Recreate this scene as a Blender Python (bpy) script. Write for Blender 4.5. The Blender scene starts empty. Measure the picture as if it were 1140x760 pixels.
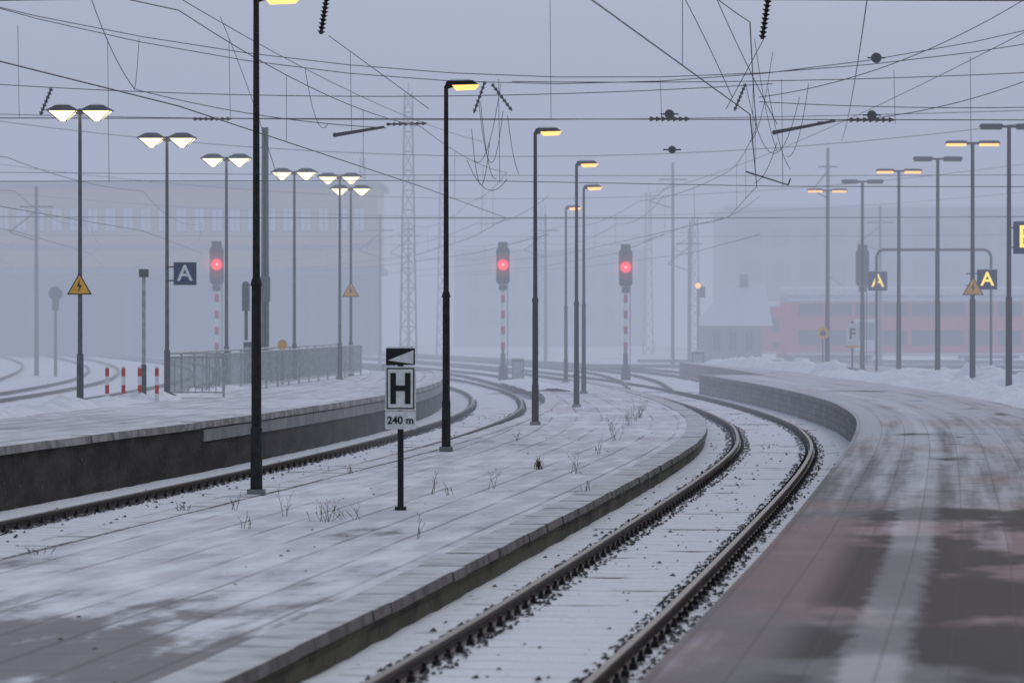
import bpy, math, random
from mathutils import Vector, noise
random.seed(7)
CAMZ=2.65
scene=bpy.context.scene
scene.view_settings.view_transform='Standard'
scene.view_settings.look='None'
scene.view_settings.exposure=0

# ------------------------------------------------------------ materials
def newmat(name,rough=0.8,spec=.5):
    m=bpy.data.materials.new(name); m.use_nodes=True
    nt=m.node_tree; b=nt.nodes['Principled BSDF']; b.inputs['Roughness'].default_value=rough
    b.inputs['Specular IOR Level'].default_value=spec
    return m,nt,b
def nd(nt,t,ins=None,**props):
    n=nt.nodes.new(t)
    for k,v in props.items(): setattr(n,k,v)
    if ins:
        for k,v in ins.items():
            if isinstance(v,bpy.types.NodeSocket): nt.links.new(v,n.inputs[k])
            else: n.inputs[k].default_value=v
    return n
def math_(nt,op,a,b=0.0,c=0.0,clamp=False):
    return nd(nt,'ShaderNodeMath',{0:a,1:b,2:c},operation=op,use_clamp=clamp).outputs[0]
def ramp(nt,v,lo,hi,a=0.0,b=1.0):
    return nd(nt,'ShaderNodeMapRange',{'Value':v,'From Min':lo,'From Max':hi,'To Min':a,'To Max':b},interpolation_type='SMOOTHSTEP').outputs[0]
def mix(nt,f,a,b):
    n=nt.nodes.new('ShaderNodeMix'); n.data_type='RGBA'
    for i,v in ((0,f),(6,a),(7,b)):
        if isinstance(v,bpy.types.NodeSocket): nt.links.new(v,n.inputs[i])
        else:
            if i and len(v)==3: v=(*v,1)
            n.inputs[i].default_value=v
    return n.outputs[2]
def noise_(nt,vec,scale,detail=3,sx=1,sy=1,rough=0.55,off=0):
    mp=nd(nt,'ShaderNodeMapping',{'Vector':vec,'Scale':(sx,sy,1),'Location':(off,off*1.7,off)})
    return nd(nt,'ShaderNodeTexNoise',{'Vector':mp.outputs[0],'Scale':scale,'Detail':min(detail,3),'Roughness':rough}).outputs[0]
def bump(nt,b,h,strength=0.5,dist=0.02):
    n=nd(nt,'ShaderNodeBump',{'Height':h,'Strength':strength,'Distance':dist}); nt.links.new(n.outputs[0],b.inputs['Normal'])
def gen(nt): return nd(nt,'ShaderNodeNewGeometry').outputs['Position']
def uvn(nt): return nd(nt,'ShaderNodeTexCoord').outputs['UV']
def simple(name,col,rough=0.7,var=0.25,scale=6,metal=0,snow=0.0,bmp=False):
    m,nt,b=newmat(name,rough,.3); p=gen(nt)
    n=noise_(nt,p,scale,2)
    d=tuple(c*(1-var) for c in col); l=tuple(min(1,c*(1+var)) for c in col)
    c=mix(nt,ramp(nt,n,.35,.65),d,l)
    if snow:
        nz=nd(nt,'ShaderNodeSeparateXYZ',{0:nd(nt,'ShaderNodeNewGeometry').outputs['Normal']}).outputs[2]
        c=mix(nt,math_(nt,'MULTIPLY',ramp(nt,nz,.5,.9),math_(nt,'MULTIPLY',ramp(nt,n,.25,.6,.6,1.0),snow)),c,(.78,.79,.86))
    nt.links.new(c,b.inputs['Base Color']); b.inputs['Metallic'].default_value=metal
    if bmp: bump(nt,b,n,.3,.01)
    return m
def emis(name,col,s):
    m=bpy.data.materials.new(name); m.use_nodes=True; nt=m.node_tree; b=nt.nodes['Principled BSDF']
    b.inputs['Base Color'].default_value=(*[min(1,c) for c in col],1)
    b.inputs['Emission Color'].default_value=(*col,1); b.inputs['Emission Strength'].default_value=s
    return m
def halomat(name,col,s):
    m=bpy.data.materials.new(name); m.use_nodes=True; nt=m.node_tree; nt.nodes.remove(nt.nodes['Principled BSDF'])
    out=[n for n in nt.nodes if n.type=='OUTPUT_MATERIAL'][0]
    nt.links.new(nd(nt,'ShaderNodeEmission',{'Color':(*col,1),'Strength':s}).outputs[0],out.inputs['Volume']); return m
SNOW=(.80,.815,.88)

def snow_ground():
    m,nt,b=newmat('snow_ground',.9,.2); p=gen(nt)
    a=noise_(nt,p,.35,3,1,.35); s=noise_(nt,p,7,3)
    f=math_(nt,'ADD',ramp(nt,a,.45,.68,0,.5),ramp(nt,s,.58,.72,0,.4),clamp=True)
    c=mix(nt,f,SNOW,(.2,.17,.16)); nt.links.new(c,b.inputs['Base Color']); bump(nt,b,s,.5,.05); return m
def ballast():
    m,nt,b=newmat('snowy_ballast',.9,.2); uv=uvn(nt)
    sep=nd(nt,'ShaderNodeSeparateXYZ',{0:uv}); u=sep.outputs[0]; v=sep.outputs[1]
    au=math_(nt,'ABSOLUTE',u)
    near=ramp(nt,math_(nt,'ABSOLUTE',math_(nt,'SUBTRACT',au,.76)),.06,.25,1,0)
    out=ramp(nt,au,1.35,1.75,0,.06)
    n1=noise_(nt,uv,13,3); n2=noise_(nt,uv,1.0,3)
    k=math_(nt,'ADD',n1,math_(nt,'MULTIPLY',near,.18)); k=math_(nt,'ADD',k,out)
    k=math_(nt,'ADD',k,ramp(nt,n2,.35,.75,-.05,.07))
    f=ramp(nt,k,.655,.76)
    ph=math_(nt,'ABSOLUTE',math_(nt,'SUBTRACT',math_(nt,'FRACT',math_(nt,'DIVIDE',v,.6)),.5))
    gh=math_(nt,'MULTIPLY',ramp(nt,ph,.30,.5),ramp(nt,math_(nt,'ADD',n2,math_(nt,'MULTIPLY',n1,.4)),.55,.85,.05,.42))
    gh=math_(nt,'MULTIPLY',gh,ramp(nt,au,1.32,1.25))
    stone=mix(nt,n1,(.06,.048,.045),(.17,.14,.13))
    sn=mix(nt,n2,(.71,.72,.79),(.83,.84,.91)); sn=mix(nt,gh,sn,(.34,.31,.32))
    nt.links.new(mix(nt,f,sn,stone),b.inputs['Base Color']); bump(nt,b,math_(nt,'SUBTRACT',n1,gh),.6,.03); return m
def mid_platform():
    m,nt,b=newmat('snowy_paving',.85,.12); uv=uvn(nt)
    sep=nd(nt,'ShaderNodeSeparateXYZ',{0:uv}); u,v=sep.outputs[0],sep.outputs[1]
    br=nd(nt,'ShaderNodeTexBrick',{'Vector':nd(nt,'ShaderNodeMapping',{'Vector':uv,'Rotation':(0,0,math.pi/2)}).outputs[0],'Scale':1.0,'Mortar Size':.04,'Mortar Smooth':.8,'Brick Width':1.2,'Row Height':.6})
    mort=br.outputs['Fac']
    big=noise_(nt,uv,.50,3,.9,.50,off=3); med=noise_(nt,uv,1.5,3,1.8,.35); fine=noise_(nt,uv,8,3)
    fall=ramp(nt,v,18,50,.07,-.085)
    k=math_(nt,'ADD',math_(nt,'ADD',math_(nt,'MULTIPLY',big,.62),math_(nt,'MULTIPLY',med,.38)),fall)
    k=math_(nt,'ADD',k,math_(nt,'MULTIPLY',math_(nt,'SUBTRACT',fine,.5),.16))
    f=ramp(nt,k,.52,.62,0,.80)
    wet=mix(nt,med,(.075,.072,.085),(.22,.20,.215))
    sn=mix(nt,ramp(nt,math_(nt,'ADD',math_(nt,'MULTIPLY',med,.6),math_(nt,'MULTIPLY',big,.4)),.34,.60),(.82,.835,.90),(.58,.57,.64))
    jm=math_(nt,'MULTIPLY',math_(nt,'MULTIPLY',mort,.62),ramp(nt,big,.36,.56))
    c=mix(nt,f,sn,wet); c=mix(nt,jm,c,(.15,.135,.14))
    nt.links.new(c,b.inputs['Base Color'])
    bump(nt,b,math_(nt,'ADD',fine,math_(nt,'MULTIPLY',f,-.6)),.4,.02); return m
def right_platform():
    m,nt,b=newmat('trodden_platform_surface',.8,.10); uv=uvn(nt)
    sep=nd(nt,'ShaderNodeSeparateXYZ',{0:uv}); u,v=sep.outputs[0],sep.outputs[1]
    streak=noise_(nt,uv,1.7,3,1.6,.045,off=5); big=noise_(nt,uv,.30,3,.7,.35,off=9); fine=noise_(nt,uv,6,3,1,.4)
    band=noise_(nt,uv,.55,3,.5,.42,off=2); patch=noise_(nt,uv,.8,3,1.2,.5,off=14); mid=noise_(nt,uv,2.2,3,1,.3,off=21)
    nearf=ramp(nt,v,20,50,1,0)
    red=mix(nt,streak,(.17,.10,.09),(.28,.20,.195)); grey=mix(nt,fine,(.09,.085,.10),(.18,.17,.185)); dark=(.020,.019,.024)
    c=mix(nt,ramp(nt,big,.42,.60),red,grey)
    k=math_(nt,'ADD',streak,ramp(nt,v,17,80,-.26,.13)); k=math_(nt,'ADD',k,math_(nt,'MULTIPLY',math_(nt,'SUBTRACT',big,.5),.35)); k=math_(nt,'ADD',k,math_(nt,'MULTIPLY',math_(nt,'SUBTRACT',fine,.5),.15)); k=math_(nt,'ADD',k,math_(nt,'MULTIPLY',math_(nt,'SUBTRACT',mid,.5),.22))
    k=math_(nt,'ADD',k,ramp(nt,u,2.2,7,0,.05))
    c=mix(nt,ramp(nt,k,.30,.68,.08,.80),c,(.62,.61,.69))
    dk=math_(nt,'ADD',math_(nt,'MULTIPLY',band,.5),math_(nt,'MULTIPLY',patch,.5))
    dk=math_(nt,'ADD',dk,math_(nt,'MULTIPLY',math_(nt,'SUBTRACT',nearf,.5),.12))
    dk=math_(nt,'ADD',dk,math_(nt,'MULTIPLY',math_(nt,'SUBTRACT',mid,.5),.08))
    dk=math_(nt,'MULTIPLY',ramp(nt,dk,.50,.585),ramp(nt,u,.45,.8,.12,.90))
    c=mix(nt,dk,c,dark)
    e=math_(nt,'ADD',u,math_(nt,'MULTIPLY',math_(nt,'SUBTRACT',fine,.5),.2))
    st=math_(nt,'MULTIPLY',ramp(nt,e,.92,1.04),ramp(nt,e,1.42,1.28))
    st=math_(nt,'MULTIPLY',st,ramp(nt,band,.35,.65,.55,.22))
    c=mix(nt,st,c,(.74,.73,.80))
    j=nd(nt,'ShaderNodeTexBrick',{'Vector':nd(nt,'ShaderNodeMapping',{'Vector':uv,'Rotation':(0,0,math.pi/2)}).outputs[0],'Scale':1.0,'Mortar Size':.014,'Mortar Smooth':.5,'Brick Width':.8,'Row Height':.4}).outputs['Fac']
    c=mix(nt,math_(nt,'MULTIPLY',j,.32),c,(.07,.06,.065))
    nt.links.new(c,b.inputs['Base Color'])
    bump(nt,b,fine,.3,.01); return m
def wallmat(name,c1,c2,moss=(.1,.1,.06),bw=.5,rh=.25,fleck=.5,mo=.75,mort=.5):
    m,nt,b=newmat(name,.9,.2); uv=uvn(nt)
    br=nd(nt,'ShaderNodeTexBrick',{'Vector':uv,'Color1':(*c1,1),'Color2':(*c2,1),'Mortar':(c1[0]*mort,c1[1]*mort,c1[2]*mort,1),'Scale':1.0,'Mortar Size':.02,'Mortar Smooth':.6,'Brick Width':bw,'Row Height':rh})
    n=noise_(nt,uv,1.6,3,.6,1.5); n2=noise_(nt,uv,12,3)
    c=mix(nt,ramp(nt,n,.35,.62,.1,mo),br.outputs['Color'],moss)
    c=mix(nt,ramp(nt,n2,.62,.75,0,fleck),c,(.5,.5,.53))
    nt.links.new(c,b.inputs['Base Color']); bump(nt,b,math_(nt,'ADD',n2,math_(nt,'MULTIPLY',br.outputs['Fac'],-.4*mort)),.6,.03); return m

M_ground=snow_ground(); M_ballast=ballast(); M_mid=mid_platform(); M_right=right_platform()
M_wallmid=wallmat('dark_stone_wall',(.035,.029,.027),(.062,.052,.048),fleck=.25)
M_wallleft=wallmat('damp_concrete_wall',(.050,.040,.037),(.060,.049,.045),moss=(.024,.020,.019),bw=6.0,rh=1.2,fleck=.25,mo=.95,mort=.35)
M_wallright=wallmat('rubble_stone_wall',(.17,.15,.14),(.30,.27,.26),moss=(.10,.085,.08),bw=.42,rh=.16)
M_copeleft=simple('snowy_coping_stone',(.26,.24,.24),.85,.3,3,snow=.85)
M_copemid=simple('weathered_coping_stone',(.12,.105,.105),.85,.35,2.5,snow=.66)
M_rail=simple('rusty_rail',(.036,.025,.021),.7,.3,8)
M_railtop=simple('rail_running_surface',(.09,.08,.085),.45,.2,20,metal=.3)
M_sleeper=simple('snowy_sleeper',(.22,.18,.165),.85,.3,12,snow=.95)
M_clip=simple('rail_fastening',(.025,.019,.018),.7,.3,20)
M_stone=simple('ballast_stone',(.08,.062,.056),.9,.5,9,snow=.3)
M_pole=simple('dark_painted_pole',(.024,.021,.021),.6,.3,7)
M_polegrey=simple('grey_galvanised_pole',(.10,.10,.105),.5,.2,7)
M_dark=simple('dark_housing',(.022,.022,.026),.5,.2,9)
M_snowcap=simple('settled_snow',SNOW,.9,.06,5)
M_white=simple('white_paint',(.78,.78,.78),.6,.08,12)
M_black=simple('black_paint',(.012,.012,.013),.5,.1,12)
M_red=simple('signal_red_paint',(.5,.04,.03),.5,.15,9)
M_blue=simple('sign_blue',(.012,.028,.10),.4,.1,9)
M_yellow=simple('sign_yellow',(.85,.42,.02),.5,.1,9)
M_wire=simple('overhead_wire_metal',(.03,.03,.035),.5,.1,9)
M_insul=simple('brown_insulator',(.03,.02,.018),.3,.2,9)
M_fence=simple('railing_metal',(.36,.38,.37),.5,.15,9)
M_weed=simple('dry_weed',(.11,.075,.045),.9,.4,25)
M_beige=simple('beige_render',(.60,.42,.22),.9,.08,.6)
M_window=simple('window_glass',(.012,.014,.018),.5,.1,3)
M_conc=simple('concrete',(.24,.23,.23),.9,.15,1.5)
M_trainred=simple('train_red',(.70,.035,.025),.6,.08,1)
M_trainroof=simple('train_roof',(.5,.5,.53),.7,.15,2,snow=.95)
M_house=simple('pale_plaster',(.30,.26,.24),.9,.1,1)
M_greybld=simple('grey_cladding',(.20,.20,.24),.8,.1,.3)
M_warm=emis('warm_white_lamp',(1,.84,.50),1.9)
M_orange=emis('orange_lamp',(1,.46,.13),1.9)
M_redlamp=emis('red_signal_lamp',(1,.02,.025),2.6)
M_redcore=emis('red_signal_core',(1,.16,.14),3.0)
M_redglow=emis('red_signal_glow_ring',(.7,.015,.02),.9)  # lamp glow painted as an emissive ring on the signal head
M_yletter=emis('lit_sign_letter',(1,.72,.12),1.0)
M_halored=halomat('halo_glow_red',(1,.07,.09),.17)  # emits by itself, imitates the signal lamp's halo

# ------------------------------------------------------------ mesh builder
class B:
    def __init__(s): s.v=[];s.f=[];s.m=[];s.mats=[];s.smooth=[]
    def mi(s,m):
        if m not in s.mats: s.mats.append(m)
        return s.mats.index(m)
    def add(s,vs,fs,m,sm=False):
        o=len(s.v); s.v+= [tuple(x) for x in vs]; k=s.mi(m)
        for f in fs: s.f.append([o+i for i in f]); s.m.append(k); s.smooth.append(sm)
    def hexa(s,p,m): # p: 4 bottom, 4 top
        s.add(p,[(0,3,2,1),(4,5,6,7),(0,1,5,4),(1,2,6,5),(2,3,7,6),(3,0,4,7)],m)
    def box(s,c,d,m,rz=0,top=1.0):
        x,y,z=c; a,b_,h=d[0]/2,d[1]/2,d[2]/2; p=[]
        for zz,t in ((-h,1),(h,top)):
            for sx,sy in ((-1,-1),(1,-1),(1,1),(-1,1)):
                px,py=sx*a*t,sy*b_*t
                p.append((x+px*math.cos(rz)-py*math.sin(rz),y+px*math.sin(rz)+py*math.cos(rz),z+zz))
        s.hexa(p,m)
    def tube(s,p,q,r1,r2,m,n=8,caps=True):
        p,q=Vector(p),Vector(q); d=(q-p)
        if d.length<1e-6: return
        d.normalize(); a=Vector((0,0,1)) if abs(d.z)<.9 else Vector((1,0,0))
        u=d.cross(a).normalized(); w=d.cross(u); vs=[]
        for c,r in ((p,r1),(q,r2)):
            for i in range(n):
                t=2*math.pi*i/n; vs.append(c+u*math.cos(t)*r+w*math.sin(t)*r)
        fs=[(i,(i+1)%n,n+(i+1)%n,n+i) for i in range(n)]
        s.add(vs,fs,m,True)
        if caps: s.add(vs[:n],[tuple(range(n))],m); s.add(vs[n:],[tuple(range(n))],m)
    def line(s,pts,r,m,n=4):
        for a,b_ in zip(pts[:-1],pts[1:]): s.tube(a,b_,r,r,m,n,False)
    def sphere(s,c,r,m,sz=1,n=10):
        k=max(4,n//2); vs=[(c[0],c[1],c[2]+r*sz)]; fs=[]
        for j in range(1,k):
            ph=math.pi*j/k
            for i in range(n):
                t=2*math.pi*i/n; vs.append((c[0]+r*math.sin(ph)*math.cos(t),c[1]+r*math.sin(ph)*math.sin(t),c[2]+r*sz*math.cos(ph)))
        vs.append((c[0],c[1],c[2]-r*sz)); last=len(vs)-1
        for i in range(n):
            fs.append((0,1+i,1+(i+1)%n)); o=1+(k-2)*n; fs.append((last,o+(i+1)%n,o+i))
        for j in range(k-2):
            for i in range(n): fs.append((1+j*n+i,1+(j+1)*n+i,1+(j+1)*n+(i+1)%n,1+j*n+(i+1)%n))
        s.add(vs,fs,m,True)
    def plate(s,pts,y,th,m): # polygon in xz extruded in y (front at y)
        n=len(pts); vs=[(x,y,z) for x,z in pts]+[(x,y+th,z) for x,z in pts]
        fs=[tuple(range(n)),tuple(range(2*n-1,n-1,-1))]+[(i,(i+1)%n,n+(i+1)%n,n+i) for i in range(n)]
        s.add(vs,fs,m)
    def build(s,name,parent=None):
        me=bpy.data.meshes.new(name); me.from_pydata(s.v,[],s.f)
        for m in s.mats: me.materials.append(m)
        me.polygons.foreach_set('material_index',s.m); me.polygons.foreach_set('use_smooth',s.smooth); me.update()
        ob=bpy.data.objects.new(name,me); scene.collection.objects.link(ob)
        if parent: ob.parent=parent
        return ob
def halo(parent,c,radii,m):
    # self-glowing spheres added as a red halo around the signal lamp
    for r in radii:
        b=B(); b.sphere(c,r,m,1,24); b.build('glow_halo',parent)
def text(body,size,loc,mat,parent,name='lettering',bold=0.0):
    cu=bpy.data.curves.new(name,'FONT'); cu.body=body; cu.size=size; cu.align_x='CENTER'; cu.align_y='CENTER'; cu.extrude=.004; cu.offset=bold
    t=bpy.data.objects.new(name,cu); scene.collection.objects.link(t)
    dg=bpy.context.evaluated_depsgraph_get(); dg.update()
    me=bpy.data.meshes.new_from_object(t.evaluated_get(dg)); bpy.data.objects.remove(t)
    ob=bpy.data.objects.new(name,me); me.materials.clear(); me.materials.append(mat)
    ob.location=loc; ob.rotation_euler=(math.pi/2,0,0); scene.collection.objects.link(ob); ob.parent=parent
    return ob
def loft(name,rows,uvs,colmats,smooth=False,parent=None):
    nr,nc=len(rows),len(rows[0]); vs=[p for r in rows for p in r]; fs=[];mi=[];mats=[]
    uvl=[u for r in uvs for u in r]
    for i in range(nr-1):
        for j in range(nc-1):
            fs.append((i*nc+j,i*nc+j+1,(i+1)*nc+j+1,(i+1)*nc+j))
            m=colmats[j]
            if m not in mats: mats.append(m)
            mi.append(mats.index(m))
    me=bpy.data.meshes.new(name); me.from_pydata(vs,[],fs)
    for m in mats: me.materials.append(m)
    me.polygons.foreach_set('material_index',mi); me.polygons.foreach_set('use_smooth',[smooth]*len(fs))
    l=me.uv_layers.new(name='UVMap')
    for lp in me.loops: l.data[lp.index].uv=uvl[lp.vertex_index]
    me.update(); ob=bpy.data.objects.new(name,me); scene.collection.objects.link(ob)
    if parent: ob.parent=parent
    return ob

# ------------------------------------------------------------ alignments (metres, y = distance along view)
def spl(P):
    n=len(P)
    sl=[]
    for i in range(n):
        a,b_=P[max(0,i-1)],P[min(n-1,i+1)]; sl.append((b_[1]-a[1])/(b_[0]-a[0]))
    def f(y):
        if y<=P[0][0]: return P[0][1]+(y-P[0][0])*sl[0]
        if y>=P[-1][0]: return P[-1][1]+(y-P[-1][0])*sl[-1]
        i=0
        while P[i+1][0]<y: i+=1
        h=P[i+1][0]-P[i][0]; t=(y-P[i][0])/h
        return ((2*t**3-3*t*t+1)*P[i][1]+(t**3-2*t*t+t)*h*sl[i]+(-2*t**3+3*t*t)*P[i+1][1]+(t**3-t*t)*h*sl[i+1])
    return f
C1=spl([(-5,-4.15),(8,-2.45),(17,-1.27),(25.4,-.16),(31.6,.65),(44.6,2.25),(55.9,3.6),(65,4.6),(72,5.25),(79,5.70),(87,6.02),(101,6.03),(119,5.49),(140,4.2),(165,1.9),(190,-1.2),(230,-8),(280,-19)])
C2=spl([(-5,-11.9),(20,-8.75),(44.6,-5.61),(61,-3.6),(73.5,-2.3),(85,-1.35),(95,-.75),(106,-.45),(120,-.65),(133,-1.4),(155,-3.4),(190,-8.5),(240,-18)])
def at(f,y,o):
    dx=f(y+.5)-f(y-.5); L=math.hypot(dx,1); return (f(y)+o/L, y-o*dx/L)
def frange(a,b,s):
    r=[];x=a
    while x<b-1e-6: r.append(x); x+=s
    r.append(b); return r

# ground
g=B(); g.add([(-1500,-60,-.08),(1500,-60,-.08),(1500,2500,-.08),(-1500,2500,-.08)],[(0,1,2,3)],M_ground); g.build('ground')

def rail_loft(name,f,o,y0,y1,step,parent,zb=.0):
    prof=[(-.07,0),(-.07,.015),(-.012,.035),(-.012,.1),(-.036,.11),(-.036,.142),(-.03,.15),(.03,.15),(.036,.142),(.036,.11),(.012,.1),(.012,.035),(.07,.015),(.07,0)]
    cm=[M_rail]*13; cm[6]=M_railtop
    rows=[];uvs=[]
    for y in frange(y0,y1,step):
        rows.append([(*at(f,y,o+a),zb+z) for a,z in prof]); uvs.append([(a,y) for a,z in prof])
    return loft(name,rows,uvs,cm,parent=parent)
def track(f,y0,y1,detail_end,zb=.0,step=1.0):
    e=bpy.data.objects.new('railway_track',None); scene.collection.objects.link(e)
    offs=[-2.6,-1.9,-1.3,-.95,-.75,-.55,-.25,.25,.55,.75,.95,1.3,1.9,2.6]
    rows=[];uvs=[]
    for y in frange(y0,y1,min(step,.5) if step<=1 else step):
        rows.append([(*at(f,y,o), (.022 if abs(o)<1.6 else (-.01 if abs(o)<2.2 else -.075))+zb+(.022*noise.noise(Vector((o*2,y*1.3,0))) if abs(o)<2.5 else 0)) for o in offs]); uvs.append([(o,y) for o in offs])
    loft('ballast_bed',rows,uvs,[M_ballast]*13,True,e)
    for s,n in ((-.75,'rail_1'),(.75,'rail_2')): rail_loft(n,f,s,y0,y1,step,e,zb)
    b=B();y=y0
    while y<detail_end:
        cx,cy=at(f,y,0); dx=f(y+.5)-f(y-.5); rz=-math.atan(dx); jj=random.uniform(-.010,.010)
        b.box((cx,cy,zb-.050+jj),(2.6,.25,.13),M_sleeper,rz)
        for o in (-.75,.75):
            for s in (-1,1):
                px,py=at(f,y,o+s*.095); b.box((px,py,zb+.035),(.07,.13,.07),M_clip,rz,.7)
                b.tube((px,py,zb+.05),(px,py,zb+.11),.018,.018,M_clip,5)
        y+=.6
    if b.v: b.build('sleepers_and_fastenings',e)
    return e
track(C1,5,280,125)
track(C2,12,240,115)
C3=spl([(40,-19),(100,-17.2),(130,-17),(160,-18.5),(200,-23),(260,-33)])
C4=spl([(40,-24),(110,-21.5),(140,-21.6),(200,-28),(260,-38)])
C5=spl([(120,8.2),(140,8.6),(165,8.0),(190,5.5),(230,-1),(300,-15)])
C6=spl([(128,5.0),(150,5.2),(175,4.2),(210,0),(260,-9)])
C7=spl([(120,1.2),(140,.2),(170,-2.5),(210,-10),(250,-20)])
C8=spl([(100,-13),(130,-12.6),(160,-13.5),(200,-18),(250,-28)])
for k,(f,a,b_) in enumerate([(C3,40,260),(C4,40,260),(C5,128,300),(C6,130,260),(C7,128,250),(C8,100,250)]): track(f,a,b_,a,.008+.006*k,2.5)
def xtrack(y0,y1,x0,x1):
    e=bpy.data.objects.new('railway_track',None); scene.collection.objects.link(e); b=B()
    for o in (-.75,.75): b.hexa([(x0,y0+o-.04,-.05),(x1,y1+o-.04,-.05),(x1,y1+o+.04,-.05),(x0,y0+o+.04,-.05),(x0,y0+o-.04,.13),(x1,y1+o-.04,.13),(x1,y1+o+.04,.13),(x0,y0+o+.04,.13)],M_rail)
    b.build('rails',e)
xtrack(229,217,8,60); xtrack(205,190,2,60); xtrack(180,172,10,60)

# stones beside rails
b=B()
for f,a,z in ((C1,14,100),(C2,38,100)):
    for _ in range(5200):
        y=a+(z-a)*random.random()**1.5; o=random.choice((-.75,.75))+random.choice((-1,1))*random.uniform(.09,.25)
        if random.random()<.07: o=random.uniform(-1.35,1.35)
        x,yy=at(f,y,o); r=random.uniform(.012,.034); zz=.03
        vs=[(x+r*random.uniform(.7,1.3),yy,zz),(x-r*random.uniform(.7,1.3),yy,zz),(x,yy+r,zz),(x,yy-r,zz),(x+r*.3,yy,zz+r*random.uniform(.6,1.1))]
        b.add(vs,[(0,2,4),(2,1,4),(1,3,4),(3,0,4)],M_stone)
b.build('track_ballast_stones')

# ------------------------------------------------------------ platforms
def coping(e,edge_fn,y0,y1,step,width,z,th,mat,over=.04,sign=1):
    b=B(); y=y0
    while y<y1:
        st=step*random.uniform(.8,1.2); ya,yb=y+.003,y+st-.003; dz=random.uniform(-.005,.004); do=random.uniform(-.012,.012)
        p=[]
        for zz in (z-th+dz,z+dz):
            c=.015 if zz>z-th+.01+dz else 0
            for yy,o in ((ya,-over+do+c),(ya,width),(yb,width),(yb,-over+do+c)):
                p.append((*edge_fn(yy,o),zz))
        if sign<0: p=[p[1],p[0],p[3],p[2],p[5],p[4],p[7],p[6]]
        b.hexa(p,mat); y+=st
    b.build('coping_stones',e)
e=bpy.data.objects.new('middle_platform',None); scene.collection.objects.link(e)
ZM=.30; rows=[];uvs=[];K=14
for y in frange(4,139,1.0):
    l=at(C2,y,1.45); r=at(C1,y,-1.45); row=[(l[0],l[1],-.1),(l[0],l[1],ZM)];uv=[(-.4,y),(0,y)]
    W=r[0]-l[0]
    for i in range(1,K):
        t=i/K; x=l[0]+W*t; yy=l[1]+(r[1]-l[1])*t; row.append((x,yy,ZM+.014*noise.noise(Vector((x*.8,yy*.3,3))))); uv.append((W*t-W,y))
    row+=[(r[0],r[1],ZM)]; uv+=[(0,y)]
    rows.append(row); uvs.append(uv)
for r_,u_ in zip(rows,uvs): u_[1]=(-(r_[-1][0]-r_[1][0]),u_[1][1])
loft('paving',rows,uvs,[M_wallmid]+[M_mid]*K,False,e)
rows=[];uvs=[]
for y in frange(4,139,1.0):
    r=at(C1,y,-1.45); rows.append([(r[0],r[1],ZM-.002),(r[0],r[1],-.1)]); uvs.append([(y,.4),(y,0)])
loft('retaining_wall',rows,uvs,[M_wallmid],False,e)
def em(y,o): return at(C1,y,-1.45-o)
coping(e,em,4,139,.9,.40,ZM+.014,.09,M_copemid,.05,-1)
def eml(y,o): return at(C2,y,1.45+o)
coping(e,eml,30,139,.9,.35,ZM+.016,.12,M_copeleft)
b=B(); l=at(C2,139,1.45); r=at(C1,139,-1.45); b.hexa([(l[0],l[1]-.01,-.1),(r[0],r[1]-.01,-.1),(r[0],r[1]+.2,-.1),(l[0],l[1]+.2,-.1),(l[0],l[1]-.01,ZM),(r[0],r[1]-.01,ZM),(r[0],r[1]+.2,ZM),(l[0],l[1]+.2,ZM)],M_wallmid); b.build('end_wall',e)

e=bpy.data.objects.new('right_platform',None); scene.collection.objects.link(e)
ZR=.69; rows=[];uvs=[];offs=[0,.5,.95,1.4,2.2,3,4,5,6,7,8,9.5,11.5]
for y in frange(3,128,1.0):
    rows.append([(*at(C1,y,1.68+o),ZR+.008*noise.noise(Vector((o,y*.3,7)))*(o>0)) for o in offs]); uvs.append([(o,y) for o in offs])
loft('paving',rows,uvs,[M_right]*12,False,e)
rows=[];uvs=[]
for y in frange(3,128,1.0):
    r=at(C1,y,1.68); rows.append([(r[0],r[1],-.1),(r[0],r[1],ZR-.002)]); uvs.append([(y,0),(y,.8)])
loft('retaining_wall',rows,uvs,[M_wallright],False,e)
rows=[];uvs=[]
for y in frange(3,128,1.0):
    rows.append([(*at(C1,y,1.68+o),z) for o,z in ((-.06,ZR-.14),(-.06,ZR+.002),(-.05,ZR+.010),(.12,ZR+.010),(.34,ZR-.004))]); uvs.append([(o,y) for o in (-.2,-.06,-.05,.12,.34)])
loft('edge_slabs',rows,uvs,[M_wallright,M_right,M_right,M_right],True,e)
rows=[];uvs=[]
for y in frange(127.9,165,1.0):
    o0=4+ (y-128)*.05
    rows.append([(*at(C1,y,o0),-.1)]+[(*at(C1,y,o0+k),ZR-.004) for k in (0,1.5,3,5,7.5)]); uvs.append([(0,y)]+[(o0+k,y) for k in (0,1.5,3,5,7.5)])
loft('paving_far_part',rows,uvs,[M_wallright]+[M_right]*4,False,e)
b=B(); a,c=at(C1,128,1.68),at(C1,128,13.2)
b.hexa([(a[0],a[1],-.1),(c[0],c[1],-.1),(c[0],c[1]+.3,-.1),(a[0],a[1]+.3,-.1),(a[0],a[1],ZR-.01),(c[0],c[1],ZR-.01),(c[0],c[1]+.3,ZR-.01),(a[0],a[1]+.3,ZR-.01)],M_wallright); b.build('end_wall',e)

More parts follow.
